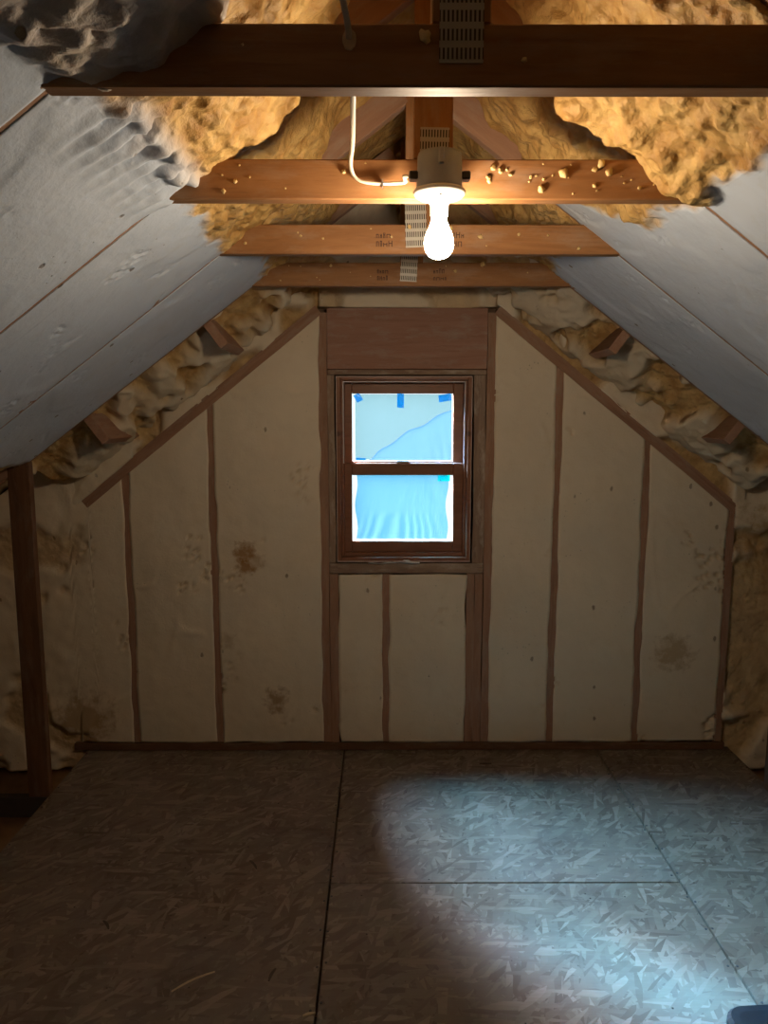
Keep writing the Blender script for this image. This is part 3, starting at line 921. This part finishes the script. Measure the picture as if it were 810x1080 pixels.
for ti, y in enumerate(TRUSS_Y):
    t = empty('roof_truss', (0, y, 0))
    tag(t, TL[ti], 'truss', 'roof trusses across the attic')
    yc = y + LT / 2
    board('collar_tie', (-0.78, yc, ZB + 0.0445), (0.78, yc, ZB + 0.0445), 0.089, LT, (0, 0, 1), 'truss', t, 0.003)
    board('king_post', (0, yc, ZB + 0.0895), (0, yc, zs(0) + 0.07), 0.089, LT - 0.001, (1, 0, 0), 'truss', t)
    for s in (-1, 1):
        n = Vector((s * SINR, 0, COSR)) * 0.0445
        p0 = Vector((s * 0.035, yc, zs(0.035))) + n
        p1 = Vector((s * 2.36, yc, zs(2.36))) + n
        board('rafter', p0, p1, 0.089, LT - 0.0005, n, 'stud', t, 0.002)
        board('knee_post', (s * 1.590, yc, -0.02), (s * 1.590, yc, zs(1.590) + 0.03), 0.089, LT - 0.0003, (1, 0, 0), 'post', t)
        board('chord_end', (s * 1.505, yc, -0.068), (s * 2.34, yc, -0.068), 0.092, LT, (0, 0, 1), 'shadewood', t)
    pl = bmesh.new()
    add_box(pl, (-0.033, -0.0325, -0.0008), (0.033, 0.0325, 0.0008))
    for v in pl.verts:
        v.co.y *= 2.0
    o = link('connector_plate', bm_mesh(pl, 'connector_plate'), 'plate', t)
    o.location = ((0.0, 0.002, -0.012, -0.010)[ti], -0.0011, ZB + (0.098, 0.092, 0.085, 0.082)[ti])
    o.rotation_euler = (math.radians(90), (0, 0.02, -0.03, 0.06)[ti], 0)
    if ti in (2, 3):
        stamp(t, -0.135, -0.0002, ZB + 0.048, 5 + ti)
        stamp(t, 0.085, -0.0002, ZB + 0.048, 15 + ti)
    if ti == 0:                                   # pale disc painting the light that shows through the cable hole
        bm = bmesh.new()
        bmesh.ops.create_cone(bm, cap_ends=True, segments=20, radius1=0.0105, radius2=0.0095, depth=0.0016)
        for v in bm.verts:
            v.co.y *= 1.5 + 0.15 * math.sin(v.co.x * 900)
        o = link('hole_light_disc', bm_mesh(bm, 'hole_light_disc'), 'chip', t)
        o.location = (-0.167, -0.0007, 2.176)
        o.rotation_euler = (math.radians(90), 0, 0)
    nc = (3, 48, 14, 12)[ti]
    rr = random.Random(90 + ti)
    for k in range(nc):
        if ti == 1:
            x = rr.choice((1, 1, 1, -1)) * rr.uniform(0.12, 0.60)
        else:
            x = rr.uniform(-0.55, 0.55)
        r = 0.002 + 0.008 * rr.random() ** 3
        crumb(t, x, -r * 0.25, ZB + rr.uniform(0.012, 0.082), r, k)

# ================================================================== LAMP AND CABLE
LX, LY = 0.010, TRUSS_Y[1] - 0.062
lamp = empty('bulb_fixture', (LX, LY, ZB))
tag(lamp, 'white porcelain lampholder with lit bulb under a grey junction box on a beam', 'light fixture')
lathe('junction_box', [(0.030, 0.082), (0.047, 0.080), (0.049, 0.074), (0.051, 0.012), (0.051, 0.004), (0.044, 0.004)], 'box', lamp)
box('bracket', (-0.006, -0.056, 0.045), (0.006, -0.048, 0.078), 'box', lamp)
for s in (-1, 1):
    box('cable_clamp', (s * 0.058 - 0.010, -0.014, 0.024), (s * 0.058 + 0.010, 0.014, 0.042), 'darksteel', lamp, 0.003)
lathe('lampholder', [(0.022, 0.004), (0.056, 0.004), (0.0585, 0.0), (0.057, -0.006), (0.050, -0.012), (0.034, -0.017), (0.024, -0.022),
                     (0.0205, -0.030), (0.0200, -0.048), (0.0185, -0.052), (0.0150, -0.052)], 'porcelain', lamp)
lathe('screw', [(0.0035, -0.012), (0.0035, -0.018), (0.001, -0.019)], 'steel', lamp, (0.0, -0.040, 0.0), 12)
bp = [(.0155, -.050), (.0165, -.058), (.0185, -.066), (.022, -.075), (.0262, -.084), (.0298, -.093), (.0322, -.102), (.0330, -.110),
      (.0322, -.119), (.0292, -.128), (.0240, -.1355), (.0165, -.141), (.0085, -.1435), (.001, -.1445)]
lathe('bulb', bp, 'bulb', lamp, seg=40)
cx_ = -0.168
pts = [(cx_ - 0.02, 0.30, 2.30), (cx_ - 0.012, 0.75, 2.27), (cx_ - 0.010, 0.95, 2.245), (cx_ - 0.008, 1.08, 2.205), (cx_, 1.17, 2.182), (cx_, 1.20, 2.178), (cx_, 1.245, 2.170), (cx_ + 0.002, 1.30, 2.150), (cx_ - 0.002, 1.42, 2.157),
       (cx_ - 0.008, 1.58, 2.180), (cx_ - 0.014, 1.70, 2.187), (cx_ - 0.020, 1.765, 2.180), (cx_ - 0.018, 1.792, 2.165), (cx_ - 0.006, 1.800, 2.152),
       (cx_ + 0.014, 1.800, 2.145), (cx_ + 0.05, 1.799, 2.142), (cx_ + 0.10, 1.790, 2.142), (LX - 0.078, 1.752, 2.143), (LX - 0.0695, 1.750, 2.143)]
def catmull(P, n=5):
    P = [Vector(p) for p in P]
    out = []
    for i in range(len(P) - 1):
        a, b, c, d = P[max(i - 1, 0)], P[i], P[i + 1], P[min(i + 2, len(P) - 1)]
        for k in range(n):
            t = k / n
            out.append(0.5 * (2 * b + (c - a) * t + (2 * a - 5 * b + 4 * c - d) * t * t + (3 * b - a - 3 * c + d) * t ** 3))
    return out + [P[-1]]
cb = tube('electrical_cable', catmull(pts), (0.0052, 0.0035), 'cable')
tag(cb, 'white electrical cable running through the front beam to the junction box', 'cable')
st = box('staple', (cx_ + 0.050, 1.7935, 2.134), (cx_ + 0.053, 1.8085, 2.151), 'steel', cb, 0)

# ================================================================== FLOOR DEBRIS
def sliver(x, y, L, wd, rot, m, name, label, grp=None):
    bm = bmesh.new()
    n = 6
    rows = []
    for i in range(n):
        t = i / (n - 1)
        k = wd * (0.35 + 0.65 * math.sin(math.pi * (0.1 + 0.8 * t)))
        bend = 0.06 * L * math.sin(math.pi * t)
        rows.append([bm.verts.new(((t - 0.5) * L, sg * k / 2 + bend, z)) for sg, z in ((-1, 0), (1, 0), (1, 0.0025), (-1, 0.0025))])
    for a, b in zip(rows, rows[1:]):
        for k in range(4):
            bm.faces.new((a[k], a[(k + 1) % 4], b[(k + 1) % 4], b[k]))
    bm.faces.new(rows[0]); bm.faces.new(rows[-1])
    o = link(name, bm_mesh(bm, name), m)
    o.location = (x, y, 0.0002)
    o.rotation_euler = (0, 0, rot)
    tag(o, label, 'wood chip', grp)
def fl(px, py):
    """floor point under an image point of the 810x1080 frame"""
    p = math.radians(PITCH)
    u, v = (px - 405) / FPX, (540 - py) / FPX
    d = Vector((u, math.cos(p) + v * math.sin(p), -math.sin(p) + v * math.cos(p)))
    t = CAM_Z / -d.z
    return CAM_X + d.x * t, d.y * t
x, y = fl(207, 1035)
sliver(x, y, 0.13, 0.006, 0.62, 'chip', 'wood_splinter', 'long pale wood splinter lying on the dark left floor sheet')
x, y = fl(515, 806)
sliver(x, y, 0.055, 0.010, 0.05, 'darkchip', 'wood_chip', 'small dark curved chip on the floor near the gable wall')
for (px, py, L, r) in ((290, 1028, 0.05, 1.3), (270, 912, 0.06, -1.0), (329, 1070, 0.035, 0.3), (115, 975, 0.05, -0.9)):
    x, y = fl(px, py)
    sliver(x, y, L, 0.009, r, 'darkchip' if px != 329 else 'chip', 'wood_chip', {290: 'dark upright chip on the floor left of the long seam', 270: 'dark slanted chip on the left floor sheet nearest the wall',
           329: 'pale chip beside the long floor seam at the bottom edge', 115: 'dark chip near the left side of the floor'}[px])

# black case cut by the lower right corner
bm = bmesh.new()
prof = []
Wc, Lc, Rc = 0.34, 0.26, 0.055
for (cx, cy, a0) in ((Wc / 2 - Rc, Lc / 2 - Rc, 0), (-Wc / 2 + Rc, Lc / 2 - Rc, 90), (-Wc / 2 + Rc, -Lc / 2 + Rc, 180), (Wc / 2 - Rc, -Lc / 2 + Rc, 270)):
    for k in range(7):
        a = math.radians(a0 + 15 * k)
        prof.append((cx, cy, math.cos(a), math.sin(a)))
def case_part(name, levels, parent, m='black'):
    bm = bmesh.new()
    rings = [[bm.verts.new((cx + ca * (Rc - ins), cy + sa * (Rc - ins), z)) for cx, cy, ca, sa in prof] for ins, z in levels]
    for a, b in zip(rings, rings[1:]):
        for k in range(len(prof)):
            bm.faces.new((a[k], a[(k + 1) % len(prof)], b[(k + 1) % len(prof)], b[k]))
    bm.faces.new(rings[0]); bm.faces.new(rings[-1])
    return link(name, bm_mesh(bm, name, False), m, parent)
case = empty('plastic_case', (0.765 + Wc / 2, 1.765 - Lc / 2, 0))
case.rotation_euler = (0, 0, 0.06)
tag(case, 'black rounded plastic case on the floor in the lower right corner', 'case')
case_part('body', [(0.012, 0.0), (0.004, 0.006), (0.002, 0.062)], case)
case_part('lid', [(0.003, 0.0625), (0.0, 0.068), (0.001, 0.088), (0.010, 0.098), (0.03, 0.100)], case)
hb = tube('handle', [(-0.06, -Lc / 2 - 0.001, 0.05), (-0.055, -Lc / 2 - 0.03, 0.05), (0.055, -Lc / 2 - 0.03, 0.05), (0.06, -Lc / 2 - 0.001, 0.05)], (0.007, 0.007), 'black', case)
